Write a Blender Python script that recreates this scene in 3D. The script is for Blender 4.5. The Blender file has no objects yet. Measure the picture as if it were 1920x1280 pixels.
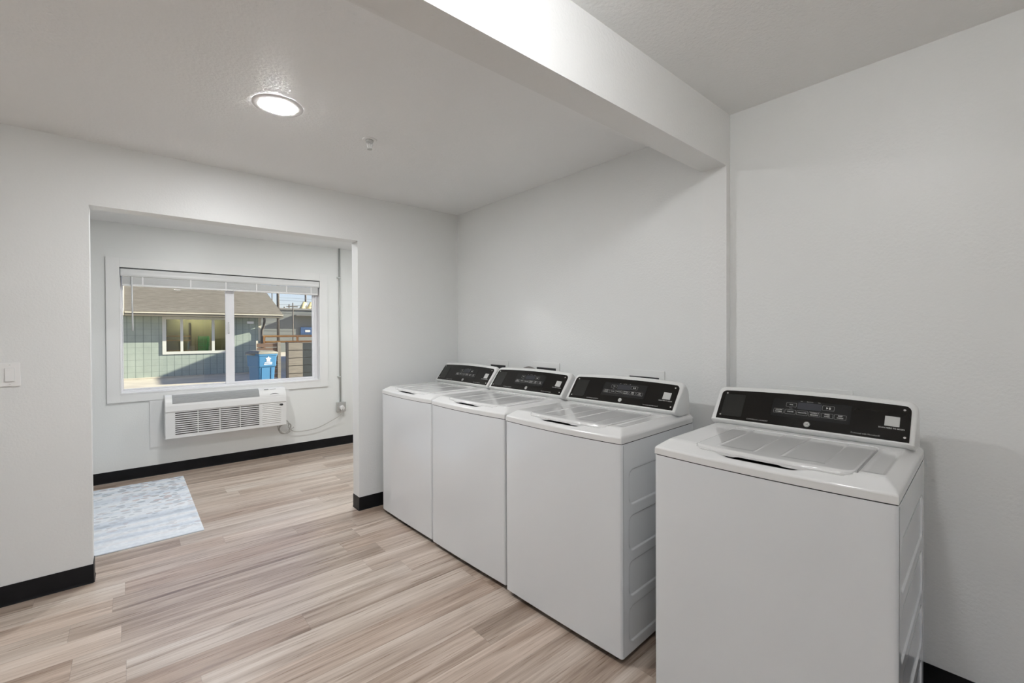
import bpy, math, random
from mathutils import Matrix, Vector
random.seed(4)
S = bpy.context.scene
col = S.collection
PI = math.pi
# ------------------------------------------------------------------ camera
CAM = Vector((0, 0, 1.3393))
yw, pitch, roll = 0.71173, 0.008607, 0.00407
F0 = Vector((math.sin(yw), math.cos(yw), 0)); R0 = Vector((math.cos(yw), -math.sin(yw), 0)); Z = Vector((0, 0, 1))
FW = F0*math.cos(pitch) - Z*math.sin(pitch); U0 = Z*math.cos(pitch) + F0*math.sin(pitch)
RT = R0*math.cos(roll) - U0*math.sin(roll); UP = R0*math.sin(roll) + U0*math.cos(roll)
cd = bpy.data.cameras.new('camera'); cam = bpy.data.objects.new('camera', cd); col.objects.link(cam)
cam.matrix_world = Matrix(((RT.x, UP.x, -FW.x, CAM.x), (RT.y, UP.y, -FW.y, CAM.y), (RT.z, UP.z, -FW.z, CAM.z), (0, 0, 0, 1)))
cd.sensor_width = 36; cd.sensor_fit = 'HORIZONTAL'; cd.lens = 835.34/1920*36
cd.shift_y = -9.57/1920; cd.clip_start = .02; cd.clip_end = 300
S.camera = cam
# ------------------------------------------------------------------ light and exposure
S.view_settings.view_transform = 'Standard'; S.view_settings.look = 'None'
S.view_settings.exposure = 0.47; S.view_settings.gamma = 1.0; S.view_settings.use_curve_mapping = False
SUN_DIR = Vector((-3.6, 1.0, -1.55)).normalized()     # the way the sunlight travels
w = bpy.data.worlds.new('world'); S.world = w; w.use_nodes = True
nt = w.node_tree; nt.nodes.clear()
sky = nt.nodes.new('ShaderNodeTexSky'); sky.sky_type = 'NISHITA'; sky.sun_disc = False
sky.sun_elevation = math.asin(-SUN_DIR.z); sky.sun_rotation = math.atan2(-SUN_DIR.x, -SUN_DIR.y)
sky.altitude = 50; sky.air_density = 1.0; sky.dust_density = .8; sky.ozone_density = 1.6
bg = nt.nodes.new('ShaderNodeBackground'); bg.inputs['Strength'].default_value = .13
wo = nt.nodes.new('ShaderNodeOutputWorld')
hz = nt.nodes.new('ShaderNodeMix'); hz.data_type = 'RGBA'; hz.blend_type = 'MULTIPLY'; hz.inputs[0].default_value = 1; hz.inputs[7].default_value = (1.06, .97, 1.20, 1)
nt.links.new(sky.outputs[0], hz.inputs[6]); nt.links.new(hz.outputs[2], bg.inputs['Color']); nt.links.new(bg.outputs[0], wo.inputs['Surface'])
sl = bpy.data.lights.new('sun', 'SUN'); sl.energy = 10; sl.angle = .009; sl.color = (1, .93, .80)
so = bpy.data.objects.new('sun', sl); col.objects.link(so)
so.rotation_euler = SUN_DIR.to_track_quat('-Z', 'Y').to_euler(); so.location = (8, -6, 12)
LAMP_MAIN, LAMP_NEAR, FILL_DOWN_REAR, LAMP_BACK = 290, 72, 60, 235
FILL_UP_LEFT, FILL_UP_REAR = 78, 170                             # glow of the two unseen wall uplights added as fill     # glow of the ceiling lamps' diffusers

# ------------------------------------------------------------------ dimensions (metres)
XW, XW2, YB, YF, T = 2.2119, 2.2499, 3.2942, 5.3983, .1157
ZC, ZCB, ZR, ZB = 2.3742, 2.3505, 2.4019, 2.1461
YB1, YB2 = 1.0836, .9614
XO1, XO2, ZO = -.1528, 1.3134, 2.0337
GZ = -.2

# ------------------------------------------------------------------ node helpers and materials
def new_mat(name):
    m = bpy.data.materials.new(name); m.use_nodes = True
    return m, m.node_tree, m.node_tree.nodes['Principled BSDF']
def nd(t, typ, **kw):
    n = t.nodes.new(typ)
    for k, v in kw.items():
        if k in n.inputs.keys(): n.inputs[k].default_value = v
        else: setattr(n, k, v)
    return n
def mth(t, op, a, b=None, c=None):
    n = t.nodes.new('ShaderNodeMath'); n.operation = op
    for i, v in enumerate((a, b, c)):
        if v is None: continue
        if hasattr(v, 'links'): t.links.new(v, n.inputs[i])
        else: n.inputs[i].default_value = v
    return n.outputs[0]
def ramp(t, fac, stops):
    n = t.nodes.new('ShaderNodeValToRGB'); e = n.color_ramp.elements
    while len(e) < len(stops): e.new(.5)
    for i, (p, c) in enumerate(stops):
        e[i].position = p; e[i].color = (*c, 1) if len(c) == 3 else c
    t.links.new(fac, n.inputs[0]); return n.outputs[0]
def mixc(t, fac, a, b, mode='MIX'):
    n = t.nodes.new('ShaderNodeMix'); n.data_type = 'RGBA'; n.blend_type = mode
    for i, v in ((0, fac), (6, a), (7, b)):
        if hasattr(v, 'links'): t.links.new(v, n.inputs[i])
        else: n.inputs[i].default_value = v if i == 0 else (*v, 1)
    return n.outputs[2]
def coords(t, kind='Object', scale=(1, 1, 1), loc=(0, 0, 0)):
    tc = t.nodes.new('ShaderNodeTexCoord'); mp = t.nodes.new('ShaderNodeMapping')
    mp.inputs['Scale'].default_value = scale; mp.inputs['Location'].default_value = loc
    t.links.new(tc.outputs[kind], mp.inputs[0]); return mp.outputs[0]
def plain(name, c, rough=.5, metal=0, coat=0, noise=0, nscale=30, bump=0, bscale=200, spec=None, coat_rough=.05):
    m, t, b = new_mat(name)
    b.inputs['Base Color'].default_value = (*c, 1); b.inputs['Roughness'].default_value = rough
    b.inputs['Metallic'].default_value = metal
    if coat: b.inputs['Coat Weight'].default_value = coat; b.inputs['Coat Roughness'].default_value = coat_rough
    if spec is not None: b.inputs['Specular IOR Level'].default_value = spec
    co = None
    if noise:
        co = coords(t); n = nd(t, 'ShaderNodeTexNoise', Scale=nscale, Detail=4.0); t.links.new(co, n.inputs['Vector'])
        lo = tuple(max(0, x*(1-noise)) for x in c); hi = tuple(min(1, x*(1+noise)) for x in c)
        t.links.new(ramp(t, n.outputs[0], [(.3, lo), (.7, hi)]), b.inputs['Base Color'])
    if bump:
        if co is None: co = coords(t)
        n = nd(t, 'ShaderNodeTexNoise', Scale=bscale, Detail=2.0, Roughness=.5); t.links.new(co, n.inputs['Vector'])
        bp = nd(t, 'ShaderNodeBump', Strength=bump, Distance=.002); t.links.new(n.outputs[0], bp.inputs['Height'])
        t.links.new(bp.outputs[0], b.inputs['Normal'])
    return m
def emis(name, c, s):
    m, t, b = new_mat(name); b.inputs['Base Color'].default_value = (.9, .9, .9, 1)
    b.inputs['Emission Color'].default_value = (*c, 1); b.inputs['Emission Strength'].default_value = s; return m
def glass(name, tint=(1, 1, 1), refl=.06):
    m, t, b = new_mat(name); t.nodes.remove(b)
    tr = nd(t, 'ShaderNodeBsdfTransparent'); tr.inputs[0].default_value = (*tint, 1)
    gl = nd(t, 'ShaderNodeBsdfGlossy', Roughness=.0); gl.inputs[0].default_value = (1, 1, 1, 1)
    fr = nd(t, 'ShaderNodeFresnel', IOR=1.35); mx = nd(t, 'ShaderNodeMixShader')
    f = mth(t, 'MAXIMUM', mth(t, 'MULTIPLY', fr.outputs[0], .8), refl*.3)
    t.links.new(f, mx.inputs[0]); t.links.new(tr.outputs[0], mx.inputs[1]); t.links.new(gl.outputs[0], mx.inputs[2])
    t.links.new(mx.outputs[0], t.nodes['Material Output'].inputs[0]); return m

def floor_mat():
    m, t, b = new_mat('vinyl_plank')
    tc = nd(t, 'ShaderNodeTexCoord'); sp = nd(t, 'ShaderNodeSeparateXYZ'); t.links.new(tc.outputs['Object'], sp.inputs[0])
    X, Y = sp.outputs[0], sp.outputs[1]
    PW, PL = .153, 1.22
    yy = mth(t, 'DIVIDE', mth(t, 'ADD', Y, .03), PW); row = mth(t, 'FLOOR', yy); fy = mth(t, 'FRACT', yy)
    wn = nd(t, 'ShaderNodeTexWhiteNoise', noise_dimensions='1D'); t.links.new(row, wn.inputs['W'])
    xx = mth(t, 'ADD', mth(t, 'DIVIDE', X, PL), mth(t, 'MULTIPLY', wn.outputs[0], 7.3)); pc = mth(t, 'FLOOR', xx); fx = mth(t, 'FRACT', xx)
    cmb = nd(t, 'ShaderNodeCombineXYZ'); t.links.new(row, cmb.inputs[0]); t.links.new(pc, cmb.inputs[1])
    w2 = nd(t, 'ShaderNodeTexWhiteNoise', noise_dimensions='2D'); t.links.new(cmb.outputs[0], w2.inputs['Vector'])
    r1 = w2.outputs[0]; sc = nd(t, 'ShaderNodeSeparateColor'); t.links.new(w2.outputs[1], sc.inputs[0]); r2 = sc.outputs[1]
    def grain(sx, sy, detail, dist, off):
        c = nd(t, 'ShaderNodeCombineXYZ')
        t.links.new(mth(t, 'ADD', mth(t, 'MULTIPLY', X, sx), mth(t, 'MULTIPLY', r2, 40+off)), c.inputs[0])
        t.links.new(mth(t, 'MULTIPLY', Y, sy), c.inputs[1]); t.links.new(mth(t, 'MULTIPLY', r1, 30+off), c.inputs[2])
        n = nd(t, 'ShaderNodeTexNoise', Scale=1.0, Detail=detail, Distortion=dist, Roughness=.6); t.links.new(c.outputs[0], n.inputs['Vector'])
        return n.outputs[0]
    g1 = grain(1.1, 20, 3.0, .8, 0); g2 = grain(4.0, 130, 4.0, .3, 11); g3 = grain(.45, 5, 2.0, .4, 23)
    v = mth(t, 'ADD', mth(t, 'MULTIPLY', g1, .48), mth(t, 'ADD', mth(t, 'MULTIPLY', g2, .25), mth(t, 'MULTIPLY', g3, .27)))
    v = mth(t, 'ADD', v, mth(t, 'MULTIPLY', mth(t, 'SUBTRACT', r1, .5), .13))
    c = ramp(t, v, [(.33, (.215, .148, .104)), (.42, (.365, .272, .207)), (.50, (.50, .40, .322)), (.58, (.625, .523, .44)), (.67, (.73, .645, .565))])
    hue = ramp(t, r2, [(0, (1.0, .965, .94)), (.5, (1, 1, 1)), (1, (.97, .99, 1.0))])
    c = mixc(t, 1.0, c, hue, 'MULTIPLY')
    # knots
    vo = nd(t, 'ShaderNodeTexVoronoi', Scale=1.0); kc = nd(t, 'ShaderNodeCombineXYZ')
    t.links.new(mth(t, 'MULTIPLY', X, 2.3), kc.inputs[0]); t.links.new(mth(t, 'MULTIPLY', Y, 6.5), kc.inputs[1]); t.links.new(kc.outputs[0], vo.inputs['Vector'])
    sc2 = nd(t, 'ShaderNodeSeparateColor'); t.links.new(vo.outputs['Color'], sc2.inputs[0])
    kd = mth(t, 'MULTIPLY', mth(t, 'GREATER_THAN', sc2.outputs[0], .72), mth(t, 'SUBTRACT', 1, mth(t, 'MINIMUM', mth(t, 'MULTIPLY', mth(t, 'ADD', vo.outputs['Distance'], mth(t, 'MULTIPLY', g2, .12)), 4.6), 1)))
    c = mixc(t, mth(t, 'MULTIPLY', kd, .75), c, (.13, .085, .06))
    ex = mth(t, 'MULTIPLY', mth(t, 'MINIMUM', fx, mth(t, 'SUBTRACT', 1, fx)), PL); ey = mth(t, 'MULTIPLY', mth(t, 'MINIMUM', fy, mth(t, 'SUBTRACT', 1, fy)), PW)
    seam = mth(t, 'LESS_THAN', mth(t, 'MINIMUM', ex, ey), .0011)
    c = mixc(t, mth(t, 'MULTIPLY', seam, .25), c, (.10, .07, .05))
    t.links.new(c, b.inputs['Base Color'])
    t.links.new(mth(t, 'ADD', .20, mth(t, 'MULTIPLY', g2, .20)), b.inputs['Roughness']); b.inputs['Specular IOR Level'].default_value = .9; b.inputs['Coat Weight'].default_value = .35; b.inputs['Coat Roughness'].default_value = .32
    bp = nd(t, 'ShaderNodeBump', Strength=.7, Distance=.0012)
    t.links.new(mth(t, 'SUBTRACT', g2, mth(t, 'MULTIPLY', seam, .8)), bp.inputs['Height']); t.links.new(bp.outputs[0], b.inputs['Normal'])
    return m

def rug_mat():
    m, t, b = new_mat('printed_rug')
    tc = nd(t, 'ShaderNodeTexCoord'); sp = nd(t, 'ShaderNodeSeparateXYZ'); t.links.new(tc.outputs['Object'], sp.inputs[0])
    X, Y = sp.outputs[0], sp.outputs[1]
    n0 = nd(t, 'ShaderNodeTexNoise', Scale=5.0, Detail=3.0); t.links.new(tc.outputs['Object'], n0.inputs['Vector'])
    yb = mth(t, 'ADD', Y, mth(t, 'MULTIPLY', n0.outputs[0], .05))
    cb = nd(t, 'ShaderNodeCombineXYZ'); t.links.new(mth(t, 'MULTIPLY', yb, 7.0), cb.inputs[0])
    nb = nd(t, 'ShaderNodeTexNoise', noise_dimensions='3D', Scale=1.0, Detail=2.0); t.links.new(cb.outputs[0], nb.inputs['Vector'])
    base = ramp(t, nb.outputs[0], [(.30, (.50, .57, .66)), (.45, (.72, .79, .87)), (.58, (.86, .90, .94)), (.72, (.74, .70, .72))])
    # rows of printed pebbles
    v = nd(t, 'ShaderNodeTexVoronoi', Scale=1.0, Randomness=.75); cv = nd(t, 'ShaderNodeCombineXYZ')
    t.links.new(mth(t, 'MULTIPLY', X, 15), cv.inputs[0]); t.links.new(mth(t, 'MULTIPLY', yb, 22), cv.inputs[1]); t.links.new(cv.outputs[0], v.inputs['Vector'])
    sc = nd(t, 'ShaderNodeSeparateColor'); t.links.new(v.outputs['Color'], sc.inputs[0])
    blob = mth(t, 'LESS_THAN', mth(t, 'ADD', v.outputs['Distance'], mth(t, 'MULTIPLY', n0.outputs[0], .2)), .54)
    pc = ramp(t, sc.outputs[0], [(0, (.20, .27, .35)), (.35, (.30, .34, .40)), (.6, (.50, .49, .50)), (.8, (.52, .36, .35)), (1, (.26, .38, .46))])
    n3 = nd(t, 'ShaderNodeTexNoise', Scale=3.0, Detail=2.0); t.links.new(tc.outputs['Object'], n3.inputs['Vector'])
    grow = mth(t, 'MULTIPLY', mth(t, 'SUBTRACT', Y, 3.9), .45)
    fade = mth(t, 'MAXIMUM', .0, mth(t, 'MINIMUM', .80, mth(t, 'ADD', mth(t, 'ADD', grow, .22), mth(t, 'MULTIPLY', mth(t, 'SUBTRACT', n3.outputs[0], .5), 1.3))))
    c = mixc(t, mth(t, 'MULTIPLY', blob, fade), base, pc)
    n4 = nd(t, 'ShaderNodeTexNoise', Scale=45.0, Detail=3.0); t.links.new(tc.outputs['Object'], n4.inputs['Vector'])
    c = mixc(t, .22, c, ramp(t, n4.outputs[0], [(.35, (.55, .60, .66)), (.6, (.88, .90, .92))]))
    t.links.new(c, b.inputs['Base Color']); b.inputs['Roughness'].default_value = .85
    bp = nd(t, 'ShaderNodeBump', Strength=.3, Distance=.002); t.links.new(n4.outputs[0], bp.inputs['Height']); t.links.new(bp.outputs[0], b.inputs['Normal'])
    return m

def paint(name, c, rough, strength=.25, scale=95):
    m, t, b = new_mat(name); co = coords(t)
    n = nd(t, 'ShaderNodeTexNoise', Scale=scale, Detail=2.0, Roughness=.55); t.links.new(co, n.inputs['Vector'])
    bp = nd(t, 'ShaderNodeBump', Strength=strength, Distance=.004); t.links.new(n.outputs[0], bp.inputs['Height']); t.links.new(bp.outputs[0], b.inputs['Normal'])
    n2 = nd(t, 'ShaderNodeTexNoise', Scale=1.3, Detail=2.0); t.links.new(co, n2.inputs['Vector'])
    t.links.new(ramp(t, n2.outputs[0], [(.3, tuple(x*.985 for x in c)), (.7, c)]), b.inputs['Base Color'])
    b.inputs['Roughness'].default_value = rough; return m

def block_mat():
    m, t, b = new_mat('painted_block'); tc = nd(t, 'ShaderNodeTexCoord'); sp = nd(t, 'ShaderNodeSeparateXYZ'); t.links.new(tc.outputs['Object'], sp.inputs[0])
    fx = mth(t, 'FRACT', mth(t, 'DIVIDE', mth(t, 'ADD', sp.outputs[0], .098), .2135)); fz = mth(t, 'FRACT', mth(t, 'DIVIDE', mth(t, 'ADD', sp.outputs[2], .21), .2135))
    a = mth(t, 'LESS_THAN', mth(t, 'MINIMUM', fx, mth(t, 'SUBTRACT', 1, fx)), .035); h = mth(t, 'LESS_THAN', mth(t, 'MINIMUM', fz, mth(t, 'SUBTRACT', 1, fz)), .022)
    n = nd(t, 'ShaderNodeTexNoise', Scale=3.0, Detail=4.0); t.links.new(tc.outputs['Object'], n.inputs['Vector'])
    c = ramp(t, n.outputs[0], [(.3, (.30, .345, .295)), (.7, (.35, .40, .34))])
    c = mixc(t, mth(t, 'MAXIMUM', mth(t, 'MULTIPLY', a, .75), mth(t, 'MULTIPLY', h, .45)), c, (.10, .135, .12))
    t.links.new(c, b.inputs['Base Color']); b.inputs['Roughness'].default_value = .8; return m

def shingle_mat():
    m, t, b = new_mat('asphalt_shingle'); co = coords(t, scale=(2.2, 9, 20))
    n = nd(t, 'ShaderNodeTexNoise', Scale=1.6, Detail=5.0, Roughness=.75); t.links.new(co, n.inputs['Vector'])
    t.links.new(ramp(t, n.outputs[0], [(.30, (.09, .078, .060)), (.5, (.145, .128, .100)), (.7, (.21, .19, .152))]), b.inputs['Base Color']); b.inputs['Roughness'].default_value = .95
    return m

def board_mat(name, c1, c2, axis='x'):
    m, t, b = new_mat(name); co = coords(t, scale=(2, 2, 26) if axis == 'x' else (26, 26, 2))
    n = nd(t, 'ShaderNodeTexNoise', Scale=1.5, Detail=4.0); t.links.new(co, n.inputs['Vector'])
    t.links.new(ramp(t, n.outputs[0], [(.3, c1), (.7, c2)]), b.inputs['Base Color']); b.inputs['Roughness'].default_value = .8; return m

M = {}
M['wall'] = paint('wall_paint', (.85, .86, .85), .42)
M['ceil'] = paint('ceiling_paint', (.92, .925, .92), .42, .6, 70)
M['beam'] = paint('beam_paint', (.86, .865, .855), .42, .45, 75)
M['wall_b'] = paint('back_room_paint', (.85, .865, .845), .42, .15)
M['trim_w'] = paint('board_paint', (.86, .865, .85), .4, .04)
M['floor'] = floor_mat(); M['rug'] = rug_mat()
M['black_base'] = plain('black_vinyl', (.008, .008, .009), .42, noise=.3, nscale=8, spec=.22)
M['enamel'] = plain('white_enamel', (.79, .81, .825), .20, coat=.6, coat_rough=.08)
M['cover'] = plain('white_plastic_cover', (.81, .81, .80), .20, coat=.5, coat_rough=.08)
M['lid'] = plain('grey_white_lid', (.74, .74, .73), .16, coat=.5, coat_rough=.04)
M['housing'] = plain('white_console', (.80, .80, .785), .28, coat=.3)
M['seam'] = plain('dark_gap', (.02, .02, .022), .6)
M['panel'] = plain('black_gloss_panel', (.009, .008, .007), .13, spec=.28, bump=.02, bscale=60)
M['panel2'] = plain('black_satin', (.013, .013, .013), .22, spec=.3)
M['reader'] = plain('dark_grey_plastic', (.018, .018, .016), .30, spec=.3)
M['lcd'] = plain('display_grey', (.045, .047, .055), .15, spec=.3)
M['ink'] = plain('print_grey', (.42, .42, .41), .5); M['ink_w'] = plain('print_white', (.62, .62, .60), .5)
M['sticker'] = plain('white_sticker', (.52, .52, .50), .5)
M['chrome'] = plain('screw_steel', (.75, .75, .74), .2, metal=1)
M['silver'] = plain('silver_badge', (.60, .60, .58), .3, metal=.4)
M['black'] = plain('black_rubber', (.01, .01, .01), .6)
M['plastic'] = plain('white_plastic', (.90, .90, .89), .35)
M['vinyl'] = plain('white_vinyl_frame', (.88, .88, .90), .35)
M['slat'] = plain('white_blind_slat', (.76, .77, .76), .4)
M['wand'] = plain('clear_wand', (.80, .82, .82), .2)
M['ac'] = plain('off_white_plastic', (.80, .80, .785), .38); M['ac_front'] = plain('cream_plastic', (.70, .695, .67), .42)
M['ac_grille'] = plain('grey_plastic', (.30, .31, .31), .45); M['ac_vane'] = plain('vane_grey', (.42, .43, .43), .45); M['slot'] = plain('slot_dark', (.045, .04, .035), .7)
M['pipe'] = plain('painted_conduit', (.55, .57, .55), .35, metal=.2)
M['cord'] = plain('grey_cord', (.50, .49, .46), .5)
M['hose'] = plain('grey_hose', (.22, .205, .195), .4, metal=.3)
M['glass'] = glass('window_glass', (.97, .99, .98), .05)
M['frost_trim'] = plain('lamp_trim', (.92, .92, .91), .4)
M['block'] = block_mat(); M['shingle'] = shingle_mat()
M['fascia'] = plain('beige_fascia', (.15, .135, .10), .6); M['gutter'] = plain('cream_gutter', (.62, .58, .46), .5)
M['nwin'] = plain('cream_window_frame', (.62, .62, .55), .5)
M['nglass'] = glass('neighbour_glass', (.62, .66, .58), .16)
M['concrete'] = plain('sunny_concrete', (.50, .45, .36), .9, noise=.14, nscale=1.5)
M['curb'] = plain('pale_curb', (.46, .42, .33), .9, noise=.12, nscale=6)
M['bin'] = plain('blue_plastic', (.022, .135, .27), .5); M['bin_lid'] = plain('faded_grey_lid', (.20, .19, .15), .7, noise=.2, nscale=8)
M['white'] = plain('white_print', (.80, .80, .80), .5)
M['slatwood'] = board_mat('brown_board', (.10, .06, .038), (.19, .115, .072)); M['greywood'] = board_mat('weathered_board', (.17, .15, .12), (.27, .24, .19))
M['darkpost'] = plain('dark_post', (.035, .03, .028), .7); M['darkboard'] = plain('black_stained_board', (.022, .028, .03), .7)
M['orange'] = plain('orange_pipe', (.85, .40, .15), .5); M['siding'] = plain('grey_siding', (.19, .20, .185), .8, noise=.1, nscale=.6)
M['sign'] = plain('blue_sign', (.04, .09, .20), .5); M['pole'] = plain('weathered_pole', (.11, .095, .08), .85)
M['wire'] = plain('black_wire', (.12, .14, .16), .7); M['yellow'] = plain('yellow_silo', (.62, .52, .26), .7); M['roofside'] = plain('tan_siding', (.32, .29, .24), .8)
M['green'] = plain('green_crate', (.10, .62, .26), .5); M['tan'] = plain('tan_interior', (.22, .18, .11), .8); M['asphalt'] = plain('asphalt', (.23, .225, .21), .9, noise=.12, nscale=2)
M['rubber_tyre'] = plain('tyre_rubber', (.03, .03, .032), .8)

# ------------------------------------------------------------------ mesh helpers
class MB:
    def __init__(s): s.v = []; s.f = []; s.mi = []; s.sm = []
    def add(s, vs, fs, mi=0, smooth=False):
        o = len(s.v); s.v += [tuple(v) for v in vs]
        for f in fs: s.f.append(tuple(i+o for i in f)); s.mi.append(mi); s.sm.append(smooth)
    def box(s, x0, x1, y0, y1, z0, z1, mi=0):
        vs = [(x, y, z) for z in (z0, z1) for y in (y0, y1) for x in (x0, x1)]
        s.add(vs, [(0, 2, 3, 1), (4, 5, 7, 6), (0, 1, 5, 4), (2, 6, 7, 3), (0, 4, 6, 2), (1, 3, 7, 5)], mi); return s
    def cyl(s, p0, p1, r0, r1=None, n=24, mi=0, caps=True, smooth=True):
        r1 = r0 if r1 is None else r1
        p0, p1 = Vector(p0), Vector(p1); d = (p1-p0).normalized()
        a = d.orthogonal().normalized(); b = d.cross(a)
        vs = []
        for p, r in ((p0, r0), (p1, r1)):
            for i in range(n):
                t = 2*PI*i/n; vs.append(p + (a*math.cos(t)+b*math.sin(t))*r)
        s.add(vs, [(i, (i+1) % n, n+(i+1) % n, n+i) for i in range(n)], mi, smooth)
        if caps:
            s.add(vs[:n], [tuple(range(n-1, -1, -1))], mi); s.add(vs[n:], [tuple(range(n))], mi)
        return s
    def tube(s, pts, r, n=8, mi=0):
        pts = [Vector(p) for p in pts]; vs = []; up = None
        for i, p in enumerate(pts):
            d = (pts[min(i+1, len(pts)-1)]-pts[max(i-1, 0)]).normalized()
            if up is None: up = d.orthogonal().normalized()
            up = (up - d*up.dot(d)).normalized(); b = d.cross(up)
            vs += [p+(up*math.cos(2*PI*k/n)+b*math.sin(2*PI*k/n))*r for k in range(n)]
        fs = [(i*n+k, i*n+(k+1) % n, (i+1)*n+(k+1) % n, (i+1)*n+k) for i in range(len(pts)-1) for k in range(n)]
        s.add(vs, fs, mi, True); s.add(vs[:n], [tuple(range(n-1, -1, -1))], mi); s.add(vs[-n:], [tuple(range(n))], mi); return s
    def prism(s, poly, fn, d0, d1, mi=0, smooth=False):
        n = len(poly); vs = [fn(a, b, d0) for a, b in poly]+[fn(a, b, d1) for a, b in poly]
        s.add(vs, [(i, (i+1) % n, n+(i+1) % n, n+i) for i in range(n)], mi, smooth)
        s.add(vs[:n], [tuple(range(n-1, -1, -1))], mi); s.add(vs[n:], [tuple(range(n))], mi); return s
    def grid(s, us, vs_, fn, mi=0, smooth=True):
        nu, nv = len(us), len(vs_)
        pts = [fn(u, v) for v in vs_ for u in us]
        s.add(pts, [(j*nu+i, j*nu+i+1, (j+1)*nu+i+1, (j+1)*nu+i) for j in range(nv-1) for i in range(nu-1)], mi, smooth); return s
    def build(s, name, mats, parent=None, bevel=0, seg=2, fix=True):
        me = bpy.data.meshes.new(name); me.from_pydata(s.v, [], s.f)
        for m in (mats if isinstance(mats, (list, tuple)) else [mats]): me.materials.append(m)
        me.polygons.foreach_set('material_index', s.mi); me.polygons.foreach_set('use_smooth', s.sm); me.update()
        if fix:
            import bmesh
            bm = bmesh.new(); bm.from_mesh(me); bmesh.ops.remove_doubles(bm, verts=bm.verts, dist=1e-6)
            bmesh.ops.recalc_face_normals(bm, faces=bm.faces); bm.to_mesh(me); bm.free()
        o = bpy.data.objects.new(name, me); col.objects.link(o)
        if parent: o.parent = parent
        if bevel:
            b = o.modifiers.new('bevel', 'BEVEL'); b.width = bevel; b.segments = seg; b.limit_method = 'ANGLE'; b.angle_limit = math.radians(40); b.harden_normals = False
        return o
def tag(o, label=None, cat=None, group=None, kind=None):
    if label: o['label'] = label
    if cat: o['category'] = cat
    if group: o['group'] = group
    if kind: o['kind'] = kind
    return o
def struct(o, label=None):
    o['kind'] = 'structure'
    if label: o['label'] = label
    return o
def empty(name, loc=(0, 0, 0), rz=0):
    e = bpy.data.objects.new(name, None); col.objects.link(e); e.location = loc; e.rotation_euler = (0, 0, rz); e.empty_display_size = .1; return e
def lin(a, b, n): return [a+(b-a)*i/(n-1) for i in range(n)]
def rrect(x0, x1, y0, y1, r, n=5):
    P = []
    for cx, cy, a in ((x1-r, y0+r, -PI/2), (x1-r, y1-r, 0), (x0+r, y1-r, PI/2), (x0+r, y0+r, PI)):
        for i in range(n+1):
            t = a+PI/2*i/n; P.append((cx+r*math.cos(t), cy+r*math.sin(t)))
    return P
def text_geo(body, size, align='CENTER', sx=1.0, bold=0.0):
    cu = bpy.data.curves.new('t', 'FONT'); cu.body = body; cu.size = size; cu.align_x = align; cu.align_y = 'CENTER'; cu.resolution_u = 2; cu.offset = bold
    ob = bpy.data.objects.new('t', cu); me = bpy.data.meshes.new_from_object(ob)
    vs = [(v.co.x*sx, v.co.y) for v in me.vertices]; fs = [tuple(p.vertices) for p in me.polygons]
    bpy.data.objects.remove(ob); bpy.data.curves.remove(cu); bpy.data.meshes.remove(me)
    return vs, fs
def smooth01(t): t = max(0, min(1, t)); return t*t*(3-2*t)

# ================================================================== ROOM SHELL
LX, RY, RXB = -2.7, -3.6, 2.75          # left wall, rear wall, right wall of the back room
def box_s(name, boxes, mat, label=None):
    m = MB()
    for b in boxes: m.box(*b)
    return struct(m.build(name, mat, fix=False), label)
box_s('floor', [(LX-.1, RXB+.1, RY-.1, YF+.14, -.1, 0)], M['floor'], 'light brown wood-look vinyl plank floor')
box_s('ceiling', [(LX, XW2+.1, YB1-.001, YB, ZC, ZC+.25), (LX, XW2+.1, RY, YB2+.001, ZR, ZR+.22)], M['ceil'], 'white textured ceiling over both halves of the laundry room')
box_s('ceiling_back', [(LX, RXB+.1, YB+T, YF+.14, ZCB, ZCB+.27)], M['ceil'], 'white ceiling of the back room')
box_s('trim_1', [(LX, XW2+.1, YB2, YB1, ZB, ZC+.3)], M['beam'], 'white dropped beam crossing the ceiling')
box_s('wall_back', [(LX, XO1, YB, YB+T, 0, 2.62), (XO2, RXB+.1, YB, YB+T, 0, 2.62), (XO1, XO2, YB, YB+T, ZO, 2.62)], M['wall'], 'white wall with the wide opening')
box_s('wall_right', [(XW, RXB+.1, YB2+.02, YB, 0, 2.62)], M['wall'], 'white wall behind the three washers')
box_s('wall_front_right', [(XW2, RXB, RY, YB2+.02, 0, 2.62)], M['wall'], 'white wall behind the nearest washer')
box_s('trim_2', [(XW-.003, XW2+.02, YB2, YB1, 0, ZB)], M['beam'], 'flat white pilaster under the beam end')
box_s('wall_left', [(LX-.12, LX, RY, YF+.14, 0, 2.62)], M['wall'])
RW0, RW1, RWZ = -1.9, 1.6, 2.08        # glazed opening added in the unseen rear wall to let daylight in
box_s('wall_rear', [(LX-.12, RW0, RY-.12, RY, 0, 2.62), (RW1, XW2+.2, RY-.12, RY, 0, 2.62), (RW0, RW1, RY-.12, RY, RWZ, 2.62)], M['wall'])
dr = struct(empty('door_1', ((RW0+RW1)/2, RY-.06, 0)), 'wide glazed entrance doors behind the camera')
rm = (RW0+RW1)/2; hw_ = (RW1-RW0)/2; m = MB()
for q in range(5):
    xx = -hw_+q*hw_/2; m.box(max(-hw_, xx-.03), min(hw_, xx+.03), -.03, .03, .0, RWZ)
m.box(-hw_, hw_, -.029, .029, 0, .06).box(-hw_, hw_, -.029, .029, RWZ-.06, RWZ); m.build('door_frame', M['vinyl'], dr, fix=False)
for q in range(4): MB().box(-hw_+q*hw_/2+.03, -hw_+(q+1)*hw_/2-.03, -.003, .003, .06, RWZ-.06).build('pane', M['glass'], dr, fix=False)
box_s('wall_back_room_right', [(RXB, RXB+.12, YB+T, YF+.14, 0, 2.62)], M['wall_b'])
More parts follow.
